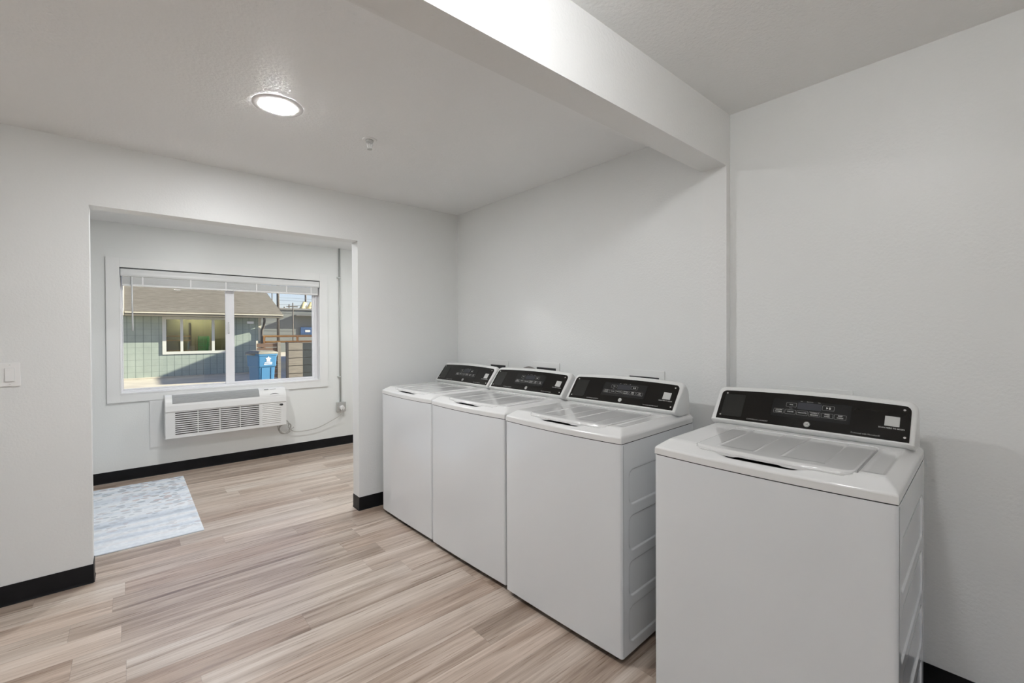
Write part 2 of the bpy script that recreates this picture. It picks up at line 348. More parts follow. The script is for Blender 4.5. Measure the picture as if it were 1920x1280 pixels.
# window wall with opening
WX0, WX1, WZ0, WZ1 = -.052, 1.695, .797, 1.948
YO = YF+.14
box_s('wall_window', [(LX, WX0, YF, YO, 0, 2.62), (WX1, RXB, YF, YO, 0, 2.62), (WX0, WX1, YF, YO, 0, WZ0), (WX0, WX1, YF, YO, WZ1, 2.62)], M['wall_b'], 'white wall with the window and wall air conditioner')
# casing boards
cz = MB(); TX0, TX1, TZ0, TZ1 = -.146, 1.783, .716, 2.035
cz.box(TX0, WX0, YF-.017, YF, TZ0, TZ1).box(WX1, TX1, YF-.017, YF, TZ0, TZ1).box(WX0, WX1, YF-.017, YF, TZ0, WZ0).box(WX0, WX1, YF-.017, YF, WZ1, TZ1)
struct(cz.build('trim_3', M['trim_w'], bevel=.001, fix=False), 'flat white board casing around the window')
box_s('trim_4', [(.15, 1.357, YF-.013, YF, .27, .715)], M['trim_w'], 'flat white board on the wall behind the air conditioner')
# black cove bases
def cove(name, x0, y0, x1, y1, nx, ny, label=None):
    # runs from (x0,y0) to (x1,y1) along a wall; (nx,ny) points into the room
    prof = [(0, .1), (.003, .1), (.0035, .012), (.0045, .005), (.007, 0), (0, 0)]
    m = MB(); vs = []
    for (x, y) in ((x0, y0), (x1, y1)):
        vs += [(x+nx*d, y+ny*d, z) for d, z in prof]
    n = len(prof)
    m.add(vs, [(i, (i+1) % n, n+(i+1) % n, n+i) for i in range(n)]); m.add(vs[:n], [tuple(range(n))]); m.add(vs[n:], [tuple(range(n))])
    return struct(m.build(name, M['black_base']), label)
cove('baseboard_left', LX, YB, XO1+.003, YB, 0, -1, 'black vinyl cove base left of the opening')
cove('baseboard_opening_left', XO1, YB, XO1, YB+T, 1, 0)
cove('baseboard_back', XO2-.003, YB, XW, YB, 0, -1, 'black vinyl cove base right of the opening')
cove('baseboard_opening_right', XO2, YB-.003, XO2, YB+T, -1, 0, 'black vinyl cove base on the end of the opening')
cove('baseboard_window', LX, YF, RXB, YF, 0, -1, 'black vinyl cove base under the window wall')
cove('baseboard_right', XW2, RY, XW2, YB2, -1, 0, 'black vinyl cove base beside the nearest washer')
cove('baseboard_washers', XW, YB1, XW, YB, -1, 0)

# ------------------------------------------------------------------ window
win = struct(empty('window_1', ((WX0+WX1)/2, YF+.09, WZ0)), 'white vinyl sliding window with a raised blind')
wx, wy = (WX0+WX1)/2, YF+.09
def wb(name, boxes, mat, bevel=.002):
    m = MB()
    for x0, x1, y0, y1, z0, z1 in boxes: m.box(x0-wx, x1-wx, y0-wy, y1-wy, z0-WZ0, z1-WZ0)
    return m.build(name, mat, win, bevel=bevel, fix=False)
a0, a1, b0, b1 = WX0+.001, WX1-.001, YF+.06, YF+.13
wb('window_frame', [(a0, a0+.012, b0, b1, WZ0+.001, WZ1-.001), (a1-.035, a1, b0, b1, WZ0+.001, WZ1-.001), (a0+.012, a1-.035, b0+.0005, b1, WZ0+.001, WZ0+.02), (a0+.012, a1-.035, b0+.0005, b1, WZ1-.03, WZ1-.001)], M['vinyl'])
wb('window_liner', [(WX0-.003, WX0+.004, YF-.019, b0-.001, WZ0+.005, WZ1-.09), (WX1-.004, WX1+.003, YF-.019, b0-.001, WZ0+.005, WZ1-.09), (WX0-.003, WX1+.003, YF-.021, b0-.001, WZ0-.006, WZ0+.0045)], M['plastic'], .001)
mx0, mx1 = .772, .853
wb('fixed_sash', [(a0+.013, a0+.020, YF+.085, YF+.115, WZ0+.021, WZ1-.031), (mx0+.03, mx1-.006, YF+.090, YF+.118, WZ0+.021, WZ1-.031), (a0+.021, mx0+.029, YF+.086, YF+.114, WZ0+.021, WZ0+.030), (a0+.021, mx0+.029, YF+.086, YF+.114, WZ1-.06, WZ1-.031)], M['vinyl'])
wb('sliding_sash', [(mx0, mx1-.002, YF+.062, YF+.084, WZ0+.021, WZ1-.031), (a1-.062, a1-.036, YF+.062, YF+.084, WZ0+.021, WZ1-.031), (mx1-.002, a1-.062, YF+.063, YF+.083, WZ0+.021, WZ0+.040), (mx1-.002, a1-.062, YF+.063, YF+.083, WZ1-.07, WZ1-.031)], M['vinyl'])
wb('pane', [(a0+.02, mx0+.035, YF+.098, YF+.102, WZ0+.022, WZ1-.04)], M['glass'], 0)
wb('pane', [(mx1-.004, a1-.055, YF+.073, YF+.077, WZ0+.034, WZ1-.05)], M['glass'], 0)
lt = MB(); zc_ = 1.40
lt.tube([(mx0+.028-wx, YF+.060-wy, zc_-WZ0+.055), (mx0+.028-wx, YF+.050-wy, zc_-WZ0+.045), (mx0+.028-wx, YF+.048-wy, zc_-WZ0), (mx0+.028-wx, YF+.050-wy, zc_-WZ0-.045), (mx0+.028-wx, YF+.060-wy, zc_-WZ0-.055)], .006)
o = lt.build('window_latch', M['slat'], win); o['label'] = 'small white pull handle on the centre stile'

# ------------------------------------------------------------------ blind
bl = tag(empty('window_blind', (wx, YF+.03, 1.94)), 'white horizontal blind raised into a stack at the window top', 'blind')
m = MB()
x0, x1 = WX0+.006-wx, WX1-.006-wx
prof = [(-.045, -.004), (-.048, -.010), (-.047, -.035), (-.049, -.055), (-.046, -.068), (-.040, -.072), (-.040, -.004)]
n = len(prof); vs = [(x0, d, z) for d, z in prof]+[(x1, d, z) for d, z in prof]
m.add(vs, [(i, (i+1) % n, n+(i+1) % n, n+i) for i in range(n)]); m.add(vs[:n], [tuple(range(n))]); m.add(vs[n:], [tuple(range(n))])
m.build('valance', M['slat'], bl)
MB().box(x0+.01, x1-.01, -.036, .022, -.045, -.002).build('headrail', M['slat'], bl, fix=False)
m = MB()
for k in range(18):
    zz = -.0735-k*.0038
    dy = .0015*((k*7) % 3)
    m.box(x0+.012, x1-.012, -.034-dy, .022, zz-.0030, zz)
tag(m.build('slat', M['slat'], bl, fix=False), 'stacked thin white slats', kind='stuff')
MB().box(x0+.012, x1-.012, -.034, .022, -.157, -.141).build('bottom_rail', M['plastic'], bl, bevel=.003, fix=False)
for fx in (.09, .30, .47, .63, .80, .95):
    xx = x0+(x1-x0)*fx
    MB().box(xx-.006, xx+.006, -.0372, -.0350, -.158, -.07).build('lift_tape', M['plastic'], bl, fix=False)
MB().cyl((.033-wx, -.052, -.075), (.036-wx, -.056, -.57), .0055, .0065, 8).build('tilt_wand', M['wand'], bl)

# ------------------------------------------------------------------ air conditioner
AX0, AX1, AZ0, AZ1, AE = .254, 1.283, .362, .765, .2
ac = tag(empty('air_conditioner', (AX0, YF-.013, AZ0)), 'white wall air conditioner with louvred front under the window', 'air conditioner')
L, H = AX1-AX0, AZ1-AZ0
def xprism(m, prof, xa, xb, mi=0, smooth=False):
    n = len(prof); vs = [(xa, d, z) for d, z in prof]+[(xb, d, z) for d, z in prof]
    m.add(vs, [(i, (i+1) % n, n+(i+1) % n, n+i) for i in range(n)], mi, smooth); m.add(vs[:n], [tuple(range(n))], mi); m.add(vs[n:], [tuple(range(n))], mi); return m
dsl = AE-.013
MB().box(.02, L-.02, -.05, -.001, .0, H-.02).build('wall_sleeve', M['ac_front'], ac, fix=False)
arc = [(-.045, H-.004)]+[(-.10-.095*math.sin(t), H-.14+.138*math.cos(t)) for t in lin(0, PI/2*.80, 10)]
body = [(-.045, 0), (-dsl, 0), (-dsl, H-.155), (-dsl-.008, H-.150), (-dsl-.006, H-.125)]+arc[::-1][:-1]+[(-.045, H-.002)]
xprism(MB(), body, 0, L).build('cabinet', M['ac'], ac, bevel=.006, seg=3)
# louvred inlet front
m = MB(); FX0, FX1 = .075, .77
for (xa, xb) in ((FX0, FX0+.171), (FX0+.178, FX0+.349), (FX0+.356, FX0+.522), (FX0+.529, FX1)):
    for k in range(11):
        zz = .035+k*.0197
        m.box(xa, xb, -dsl-.0012, -dsl+.001, zz, zz+.0085)
tag(m.build('intake_louvre', M['slot'], ac, fix=False), 'dark intake slots')
m = MB()
for k in range(11):
    zz = .035+k*.0197
    m.add([(FX1+.03, -dsl-.0005, zz+.012), (L-.055, -dsl-.0005, zz+.012), (L-.055, -dsl-.005, zz+.003), (FX1+.03, -dsl-.005, zz+.003), (FX1+.03, -dsl-.0005, zz), (L-.055, -dsl-.0005, zz)], [(0, 1, 2, 3), (3, 2, 5, 4)])
m.build('side_ribs', M['ac_front'], ac, fix=False)
# top outlet grille following the rounded shoulder
def sh(t, off=0):      # 0 = lower edge, 1 = upper edge of the rounded shoulder
    a = PI/2*.80*(1-t); return (-.10-(.095+off)*math.sin(a), H-.14+(.138+off)*math.cos(a))
m = MB()
m.grid(lin(.055, .775, 2), lin(.12, .86, 9), lambda u, v: (u, *sh(v, .0022)), smooth=True)
m.build('outlet_grille', M['ac_grille'], ac, fix=False)
m = MB()
for k in range(8):
    t = .16+k*.093
    p0, p1 = sh(t, .0022), sh(t+.022, .0048)
    m.add([(.058, *p0), (.772, *p0), (.772, *p1), (.058, *p1)], [(0, 1, 2, 3)])
m.build('outlet_vanes', M['ac_vane'], ac, fix=False)
m = MB(); m.grid(lin(.80, L-.03, 2), lin(.10, .90, 9), lambda u, v: (u, *sh(v, .003)), smooth=True)
cdr = m.build('control_door', M['ac'], ac, fix=False)
tag(MB().prism(rrect(-.022, .022, -.008, .008, .0079), lambda a, b, d: (.845+a, *sh(.60+b*6.5, .004+d)), 0, .002).build('emblem', M['ac_grille'], cdr), 'small grey oval emblem')
MB().grid(lin(.875, .935, 2), lin(.58, .62, 2), lambda u, v: (u, *sh(v, .0045))).build('emblem_text', M['ac_grille'], cdr, fix=False)
m = MB(); m.grid(lin(-1, 1, 9), lin(0, 1, 2), lambda u, v: (.915+.045*u, *sh(.17+.09*(1-u*u)-.045*v*(1-u*u), .0045)))
m.build('door_grip', M['slot'], cdr, fix=False)
MB().prism(rrect(-.018, .018, -.0105, .0105, .010), lambda a, b, d: (L-.05+a, -dsl-.001-d, H-.182+b), 0, .003).build('status_window', M['black'], ac)

# ------------------------------------------------------------------ conduit, outlet, cord
cx = 1.925
cd_ = tag(empty('electrical_conduit', (cx, YF-.014, .52)), 'thin painted metal conduit running up the wall beside the window', 'conduit')
m = MB(); m.cyl((0, 0, 0), (0, 0, ZCB-.52), .010, n=12); m.build('pipe', M['pipe'], cd_)
for zz in (.30, 1.48):
    MB().box(-.030, .012, -.012, .013, zz-.008, zz+.008).build('strap', M['pipe'], cd_, bevel=.002, fix=False)
ob_ = tag(empty('outlet_box', (cx, YF, .462)), 'grey surface outlet box with a cover plate at the foot of the conduit', 'outlet box')
MB().box(-.05, .05, -.045, -.001, -.055, .055).build('box', M['pipe'], ob_, bevel=.004, fix=False)
MB().box(-.052, .052, -.050, -.0455, -.057, .057).build('cover_plate', M['chrome'], ob_, bevel=.003, fix=False)
m = MB(); m.cyl((0, -.0505, -.005), (0, -.085, -.012), .028, .024, 14); m.build('plug', M['plastic'], ob_)
pts = []
P = [(1.925, YF-.088, .44), (1.90, YF-.07, .37), (1.80, YF-.05, .31), (1.65, YF-.04, .25), (1.5, YF-.035, .235), (1.40, YF-.035, .245), (1.34, YF-.035, .30)]
def spline(P, n=8):
    out = []
    Q = [P[0]]+list(P)+[P[-1]]
    for i in range(1, len(Q)-2):
        p0, p1, p2, p3 = map(Vector, Q[i-1:i+3])
        for k in range(n):
            t = k/n; out.append(.5*((2*p1)+(p2-p0)*t+(2*p0-5*p1+4*p2-p3)*t*t+(3*p1-p0-3*p2+p3)*t**3))
    out.append(Vector(Q[-2])); return out
pts = spline(P)
for k in range(1, 74):
    a = k*2*PI/24+.2
    r1, r2 = .060+.010*math.sin(k*.35), .085-.012*(k//24)
    pts.append(Vector((1.285+r1*math.cos(a)+.014*(k//24), YF-.05-.008*(k/24), .315+r2*math.sin(a)*.9-.01*(k//24))))
pts = [p-Vector((AX0, YF-.013, AZ0)) for p in pts]
tag(MB().tube(pts, .0042, 6).build('power_cord', M['cord'], ac), 'thin grey cord coiled at the side and looping to the outlet')

# ------------------------------------------------------------------ switch
sw = tag(empty('light_switch', (-.443, YB, 1.141)), 'white rocker light switch on the wall at the left edge', 'light switch')
MB().prism(rrect(-.036, .036, -.058, .058, .004), lambda a, b, d: (a, -d, b), .001, .006).build('switch_plate', M['plastic'], sw, bevel=.0015)
MB().prism(rrect(-.0175, .0175, -.034, .034, .002), lambda a, b, d: (a, -d, b), .006, .0085).build('switch_frame', M['slat'], sw, bevel=.0006)
m = MB(); m.add([(-.0155, -.0085, -.0315), (.0155, -.0085, -.0315), (.0155, -.0085, .0315), (-.0155, -.0085, .0315), (-.0155, -.0125, -.0315), (.0155, -.0125, -.0315), (.0155, -.0092, .0315), (-.0155, -.0092, .0315)],
    [(0, 1, 2, 3), (4, 5, 6, 7), (0, 1, 5, 4), (3, 2, 6, 7), (0, 3, 7, 4), (1, 2, 6, 5)]); m.build('rocker', M['plastic'], sw, bevel=.0008)
for zz in (-.048, .048): MB().cyl((0, -.006, zz), (0, -.0072, zz), .0032, n=10).build('screw', M['slat'], sw)

# ------------------------------------------------------------------ ceiling lamps and sprinkler
def downlight(x, y, z, strength, label, group=None, dome=0):
    e = tag(empty('ceiling_light', (x, y, z)), label, 'ceiling light', group)
    m = MB(); R = [(.105, 0), (.1045, -.0030), (.092, -.0045), (.080, -.0050), (.0725, -.0052), (.0712, -.0045), (.0705, -.002)]
    n = 40
    vs = [(r*math.cos(2*PI*k/n), r*math.sin(2*PI*k/n), h-.0005) for r, h in R for k in range(n)]
    m.add(vs, [(i*n+k, i*n+(k+1) % n, (i+1)*n+(k+1) % n, (i+1)*n+k) for i in range(len(R)-1) for k in range(n)], 0, True)
    m.build('trim_ring', M['frost_trim'], e)
    lm = emis('lamp_glow_%d' % strength, (.975, .985, 1.0), strength)
    m = MB(); R = [(.070, -.0020), (.0698, -.0070), (.068, -.0078-dome*.5), (.056, -.0084-dome*.82), (.032, -.0087-dome*.97), (.0, -.0088-dome)]
    vs = [(r_*math.cos(2*PI*k/n), r_*math.sin(2*PI*k/n), h) for r_, h in R for k in range(n)]
    m.add(vs, [(i*n+k, i*n+(k+1) % n, (i+1)*n+(k+1) % n, (i+1)*n+k) for i in range(len(R)-1) for k in range(n)], 0, True); m.build('diffuser', lm, e)
    return e
downlight(.526, 2.232, ZC, LAMP_MAIN, 'lit round white downlight in the ceiling beyond the beam')
downlight(.68, .40, ZR, LAMP_NEAR, 'round white domed light on the ceiling close to the near side of the beam', dome=.085)
downlight(-1.3, -1.6, ZR, FILL_DOWN_REAR, 'round white downlight in the rear left of the near ceiling')  # this and the next are unseen lamps added as fill behind the camera
downlight(.9, -2.3, ZR, FILL_DOWN_REAR, 'round white downlight in the rear right of the near ceiling')
downlight(.50, 4.10, ZCB, LAMP_BACK, 'round white downlight in the back room ceiling, over the air conditioner side')
downlight(1.95, 4.15, ZCB, LAMP_BACK*.7, 'round white downlight at the right end of the back room ceiling')  # unseen lamp added to brighten the right of the back room
def uplight(x, y, z, rz, strength, label):  # unseen bowl lamp added to brighten the ceilings
    e = tag(empty('wall_uplight', (x, y, z), rz), label, 'wall light')
    m = MB(); R = [(.02, -.10), (.06, -.085), (.105, -.045), (.13, 0), (.126, 0), (.10, -.04), (.055, -.075), (.0, -.08)]; n = 28
    vs = [(.14+r_*math.cos(2*PI*k/n), r_*math.sin(2*PI*k/n), h) for r_, h in R for k in range(n)]
    m.add(vs, [(i*n+k, i*n+(k+1) % n, (i+1)*n+(k+1) % n, (i+1)*n+k) for i in range(len(R)-1) for k in range(n)], 0, True); m.build('bowl', M['frost_trim'], e)
    MB().box(0, .05, -.03, .03, -.10, -.02).build('bracket', M['frost_trim'], e, fix=False)
    m = MB(); m.cyl((.14, 0, -.035), (.14, 0, -.03), .10, n=28); m.build('lamp', emis('uplight_glow_%d' % strength, (.975, .985, 1.0), strength), e)
uplight(LX, 2.0, 1.75, 0, FILL_UP_LEFT, 'white bowl uplight on the left wall, out of the photo')
uplight(LX, -1.6, 1.75, 0, FILL_UP_REAR, 'white bowl uplight on the left wall behind the camera')
sp_ = tag(empty('fire_sprinkler', (.99, 2.309, ZC)), 'small white fire sprinkler hanging from the ceiling', 'sprinkler')
m = MB(); m.cyl((0, 0, -.0005), (0, 0, -.004), .038, .034, 28); m.build('escutcheon', M['frost_trim'], sp_)
m = MB(); m.cyl((0, 0, -.004), (0, 0, -.016), .021, .017, 20); m.build('collar', M['silver'], sp_)
m = MB()
for s in (-1, 1): m.tube([(s*.008, 0, -.014), (s*.013, 0, -.026), (s*.011, 0, -.040), (0, 0, -.050)], .0028, 6)
m.cyl((0, 0, -.014), (0, 0, -.047), .0025, n=8); m.build('frame_arm', M['frost_trim'], sp_)
m = MB(); m.cyl((0, 0, -.050), (0, 0, -.052), .013, n=14); m.build('deflector', M['silver'], sp_)

# ------------------------------------------------------------------ rug
m = MB(); m.prism(rrect(-1.75, .384, 3.662, 5.180, .006, 2), lambda a, b, d: (a, b, d), .0005, .0085)
tag(m.build('area_rug', M['rug'], bevel=.002), 'pale blue and grey printed rug on the plank floor in the back room', 'rug')

# ================================================================== WASHING MACHINES
W, D, HS, G, BOW = .686, .632, .890, .023, .019
def yf(x, k=1.0): return -BOW*k*(1-(2*x/W-1)**2)
LX0, LX1, LY0, LY1 = .135, .588, .030, .432          # lid outline
def cover_z(x, y):
    t = y-yf(x); s = min(x, W-x); rr = D-y
    zt = .945
    z = .9165+(zt-.9165)*min(1, t/.058)
    e = t/.058
    if e > .8: z -= .0018*smooth01((e-.8)/.2)*smooth01((1.3-e)/.3) if e < 1.3 else 0
    zs = .9165+(zt-.9165)*min(1, s/.034)
    k = .004; h = max(0, min(1, .5+.5*(zs-z)/k)); z = zs*(1-h)+z*h-k*h*(1-h)   # smooth minimum
    # soft outer edge
    for d in (t, s):
        if d < .006: z -= .005*(1-math.sqrt(max(0, 1-(1-d/.006)**2)))
    # shallow recess of the deck beside the lid
    if .600 < x < .650 and .075 < y < .425:
        f = smooth01((x-.600)/.006)*smooth01((.650-x)/.008)*smooth01((y-.075)/.010)*smooth01((.425-y)/.010)
        z -= .0022*f
    # scoop in front of the lid
    cx_, hw = .347, .140
    u = (x-cx_)/hw
    if abs(u) < 1:
        f = smooth01((1-abs(u))*2.4)*smooth01((t-.012)/.016)*(1-smooth01((y-.050)/.02))
        z = z*(1-f)+min(z, .9250-.006*smooth01((t-.02)/.04))*f
    # well under the lid and the gap round it (rounded outline)
    rr = .035
    def sd(x0, x1, y0, y1):
        qx, qy = abs(x-(x0+x1)/2)-(x1-x0)/2+rr, abs(y-(y0+y1)/2)-(y1-y0)/2+rr
        return math.hypot(max(qx, 0), max(qy, 0))+min(max(qx, qy), 0)-rr
    d = sd(LX0, LX1, LY0-.012, LY1)
    inn = sd(LX0+.0015, LX1-.0015, LYF(x)+.003, LY1-.001)
    if inn < 0: z -= .012+(.063*smooth01((-d-.016)/.012) if d < -.016 else 0)
    elif y > .050 and d < (.0050 if x > .5 else .0022): z -= .022 if x > .5 else .012
    return z
def dense(a, b, n, extra):
    return sorted(set([round(v, 5) for v in lin(a, b, n)]+[round(v, 5) for v in extra if a < v < b]))
def edgeset(c, w=.004): return [c-w, c-w*.4, c+w*.4, c+w]
def lid_z(x, y):
    base = .9472
    e = min(x-LX0, LX1-x, LY1-y); f = y-LYF(x)
    z = base
    if e < .006: z -= .004*(1-math.sqrt(max(0, 1-(1-e/.006)**2)))
    if f < .014: z -= .012*(1-math.sqrt(max(0, 1-(1-f/.014)**2)))
    for (xa, xb) in ((.204, .318), (.396, .514)):       # two sunk panels with a raised bead
        if xa-.004 < x < xb+.004 and y > .066:
            d = min(x-xa, xb-x, y-.070)
            z += .0009*math.exp(-(d/.0022)**2) if d > -.006 else 0
            if d > 0: z -= .0012*smooth01(d/.004)
    if y > .395: z -= .0035*smooth01((y-.395)/.004)
    return z
def LYF(x):       # curved front edge of the lid with a lip in the middle
    u = (x-.345)/.165
    return .030-.012*(1-(2*x/W-1)**2)-(.006*smooth01((1-abs(u))*3) if abs(u) < 1 else 0)
def lid_mesh():
    m = MB(); xs = dense(LX0, LX1, 60, edgeset(.204)+edgeset(.318)+edgeset(.396)+edgeset(.514)+[LX0+.001, LX0+.003, LX1-.001, LX1-.003, LX0+.006, LX1-.006])
    ts = dense(0, 1, 56, [.002, .006, .012, .02, .03, .99, .995, .895, .905, .91])
    def P(x, t):
        y0 = LYF(x); r = .035; s = min(x-LX0, LX1-x)
        if s < r: y0 += r-math.sqrt(max(0, r*r-(r-s)**2))
        y1 = LY1
        y = y0+(y1-y0)*t; return (x, y)
    def top(x, t):
        _, y = P(x, t); f = y-P(x, 0)[1]
        z = lid_z(x, y)
        if f < .014: z = lid_z(x, max(y, LYF(x)+.02))-.011*(1-math.sqrt(max(0, 1-(1-f/.014)**2)))
        return (x, y, z)
    def bot(x, t):
        _, y = P(x, t); u = (x-.345)/.165
        z = .9285 if abs(u) > .45 else .9285+.0035*smooth01((.45-abs(u))*10)
        return (x, y, min(z, top(x, t)[2]-.0005))
    m.grid(xs, ts, top); m.grid(xs, ts, bot)
    nu, nv = len(xs), len(ts); o2 = nu*nv
    ring = [i for i in range(nu)]+[j*nu+nu-1 for j in range(1, nv)]+[(nv-1)*nu+i for i in range(nu-2, -1, -1)]+[j*nu for j in range(nv-2, 0, -1)]
    for k in range(len(ring)):
        a, b = ring[k], ring[(k+1) % len(ring)]
        m.f.append((a, b, b+o2, a+o2)); m.mi.append(0); m.sm.append(False)
    return m
def shift(m, dx, dy):
    m.v = [(x-dx, y-dy, z) for x, y, z in m.v]; return m
# console shape: s runs up the sloping face, 0..1
def k_arch(x, inset=.010):
    s = min(x-inset, W-inset-x); s = max(s, 0)
    a = .011*(1-(2*x/W-1)**2)
    r = .026
    if s < r: a -= (r-math.sqrt(max(0, r*r-(r-s)**2)))*.85
    return 1+a/.15
CF0, CF1 = (.462, .962), (.552, 1.080)
def CS(x, s, off=0):
    y = CF0[0]+(CF1[0]-CF0[0])*s; z = CF0[1]+(CF1[1]-CF0[1])*s
    z = .94+(z-.94)*k_arch(x)
    ny, nz = -(CF1[1]-CF0[1]), (CF1[0]-CF0[0]); l = math.hypot(ny, nz)
    return (x, y+ny/l*off, z+nz/l*off)
SL = math.hypot(CF1[0]-CF0[0], CF1[1]-CF0[1])
def washer(proto_name='washing_machine'):
    e = empty(proto_name); ox, oy = W/2, D/2
    def B(m, name, mats, bevel=0, seg=2, parent=None, fix=True): return shift(m, ox, oy).build(name, mats, parent or e, bevel, seg, fix)
    # ---- cabinet: bowed front, pressed side panels
    m = MB(); z0, z1 = G, HS-.002
    r = .010; pl = []
    xs = lin(0, W, 41)
    front = [(x, yf(x)) for x in xs]
    pl = [(0+.0, .012), (.0012, .005), (.0045, yf(.0045)+.0015)]+[(x, yf(x)) for x in lin(.010, W-.010, 39)]+[(W-.0045, yf(.0045)+.0015), (W-.0012, .005), (W, .012)]
    n = len(pl)
    def fy(x, y, z):
        kk = 1-.82*(1-smooth01((z-z0)/(z1-z0))); return y*kk if y < 0 else y
    rows = [z0+.004]+lin(.06, z1, 14)
    vs = [(x, fy(x, y, z), z) for z in rows for x, y in pl]
    m.add(vs, [(j*n+i, j*n+i+1, (j+1)*n+i+1, (j+1)*n+i) for j in range(len(rows)-1) for i in range(n-1)], 0, True)
    # bottom lip
    vs = [(x, fy(x, y, z0), z0+.004) for x, y in pl]+[(x, fy(x, y, z0)+.003, z0) for x, y in pl]
    m.add(vs, [(i, i+1, n+i+1, n+i) for i in range(n-1)], 0, True)
    pans = [(.633, .775), (.443, .585), (.256, .397), (.068, .211)]
    ys = dense(.012, D, 46, edgeset(.056)+edgeset(D-.056)+[.056, .06, .07, .075, .08, .085, D-.06, D-.07, D-.075, D-.08])
    zs = dense(z0, z1, 70, [v for a, b in pans for v in edgeset(a)+edgeset(b)+[a+.008, a+.014, a+.02, b-.008, b-.014, b-.02]])
    def dep(y, z):
        d = 0
        for a, b in pans:
            rr = .032; cy, cz_ = (.056+D-.056)/2, (a+b)/2; hy, hz = (D-.112)/2, (b-a)/2
            qx, qz = abs(y-cy)-hy+rr, abs(z-cz_)-hz+rr
            sd = math.hypot(max(qx, 0), max(qz, 0))+min(max(qx, qz), 0)-rr
            d = max(d, smooth01(-sd/.006+.5))
        return .0045*d
    for sx in (0, 1):
        m.grid(ys, zs, lambda y, z, sx=sx: (W-dep(y, z) if sx else dep(y, z), y, z), 0, True)
    m.add([(0, D, z0), (W, D, z0), (W, D, z1), (0, D, z1)], [(0, 1, 2, 3)])
    m.add([(.002, .0, z1), (W-.002, .0, z1), (W-.002, D, z1), (.002, D, z1)], [(0, 1, 2, 3)], 0)
    B(m, 'cabinet', M['enamel'], fix=False)
    for sx in (0, 1):
        mm = MB(); x = W+.0002 if sx else -.0002
        mm.box(x-.0005, x+.0005, .0118, .0132, z0+.01, z1-.004); B(mm, 'panel_joint', M['ac_grille'], fix=False)
    # ---- base and feet
    m = MB(); m.box(.02, W-.02, .03, D-.02, .006, G+.02)
    B(m, 'base_pan', M['black'], fix=False)
    for fx in (.04, W-.04):
        for fy in (.045, D-.05):
            m = MB(); m.cyl((fx, fy, 0), (fx, fy, .014), .022, .018, 16); B(m, 'levelling_foot', M['black'])
    # ---- gasket line under the cover
    m = MB(); pl2 = [(min(max(x, .002), W-.002), y+.002) for x, y in pl]+[(W-.002, D-.003), (.002, D-.003)]
    m.prism(pl2, lambda a, b, d: (a, b, d), HS-.0035, HS+.0012); B(m, 'cover_gasket', M['seam'])
    # ---- top cover
    m = MB()
    xs = dense(0, W, 110, edgeset(LX0)+edgeset(LX1)+edgeset(LX0+.016, .006)+edgeset(LX1-.016, .006)+[LX1+.001, LX1+.0025, LX1+.0048, LX1+.0054, LX1+.007]+[.0006, .0015, .003, .006, W-.0006, W-.0015, W-.003, W-.006, .034, W-.034, .600, .606, .65, .642])
    ts = dense(0, 1, 100, [.001, .0025, .005, .01, .09, .095, .1, .05, .055, .06, .065])
    yv = lambda x, t: yf(x)+(D-yf(x))*t
    m.grid(xs, ts, lambda x, t: (x, yv(x, t), cover_z(x, yv(x, t))), 0, True)
    zb = HS+.001; nu, nv = len(xs), len(ts); base = list(m.v)
    ring = [i for i in range(nu)]+[j*nu+nu-1 for j in range(1, nv)]+[(nv-1)*nu+i for i in range(nu-2, -1, -1)]+[j*nu for j in range(nv-2, 0, -1)]
    vs = [base[i] for i in ring]+[(base[i][0], base[i][1], zb) for i in ring]; n = len(ring)
    m.add(vs, [(i, (i+1) % n, n+(i+1) % n, n+i) for i in range(n)], 0, True)
    B(m, 'top_cover', M['cover'], fix=False)
    # ---- lid
    B(lid_mesh(), 'lid', M['lid'], fix=False)
    # ---- console housing
    m = MB()
    pr = [(.505, .9352), (.478, .944), (.4635, .957), CF0, CF1, (.560, 1.0875), (.572, 1.089), (.588, 1.082), (.602, 1.066), (.612, 1.040), (.622, .9352)]
    xs = sorted(set([.010+d for d in (0, .001, .003, .006, .010, .015, .020, .026)]+[W-.010-d for d in (0, .001, .003, .006, .010, .015, .020, .026)]+lin(.05, W-.05, 24)))
    n = len(pr); rows = []
    for x in xs:
        k = k_arch(x); s = min(x-.010, W-.010-x); sh_ = .004*(1-math.sqrt(max(0, 1-(1-min(s, .006)/.006)**2)))
        rows.append([(x, y+(sh_ if y < .56 else -sh_), .9352+(z-.9352)*((.94+(z-.94)*k-.9352)/(z-.9352) if z > .9360 else 1)) for y, z in pr])
    vs = [v for row in rows for v in row]
    fs = [(i*n+j, (i+1)*n+j, (i+1)*n+(j+1) % n, i*n+(j+1) % n) for i in range(len(xs)-1) for j in range(n)]
    m.add(vs, fs, 0, True); m.add(rows[0], [tuple(range(n))]); m.add(rows[-1], [tuple(range(n))])
    o = B(m, 'console_housing', M['housing'])
    md = o.modifiers.new('edge', 'EDGE_SPLIT'); md.split_angle = math.radians(38)
    # ---- black control panel
    m = MB()
    X0, X1 = .030, W-.024
    xs = sorted(set([X0+d for d in (0, .0008, .002, .004, .007, .011, .016)]+[X1-d for d in (0, .0008, .002, .004, .007, .011, .016)]+lin(X0+.02, X1-.02, 26)))
    def top_s(x):
        r = .018; s = min(x-X0, X1-x); return .955-((r-math.sqrt(max(0, r*r-(r-s)**2)))/SL if s < r else 0)
    def PF(x, t, off): return CS(x, .035+(top_s(x)-.035)*t, off)
    m.grid(xs, lin(0, 1, 12), lambda x, t: PF(x, t, .0022), 0, True)
    nu, nv = len(xs), 12; base = list(m.v)
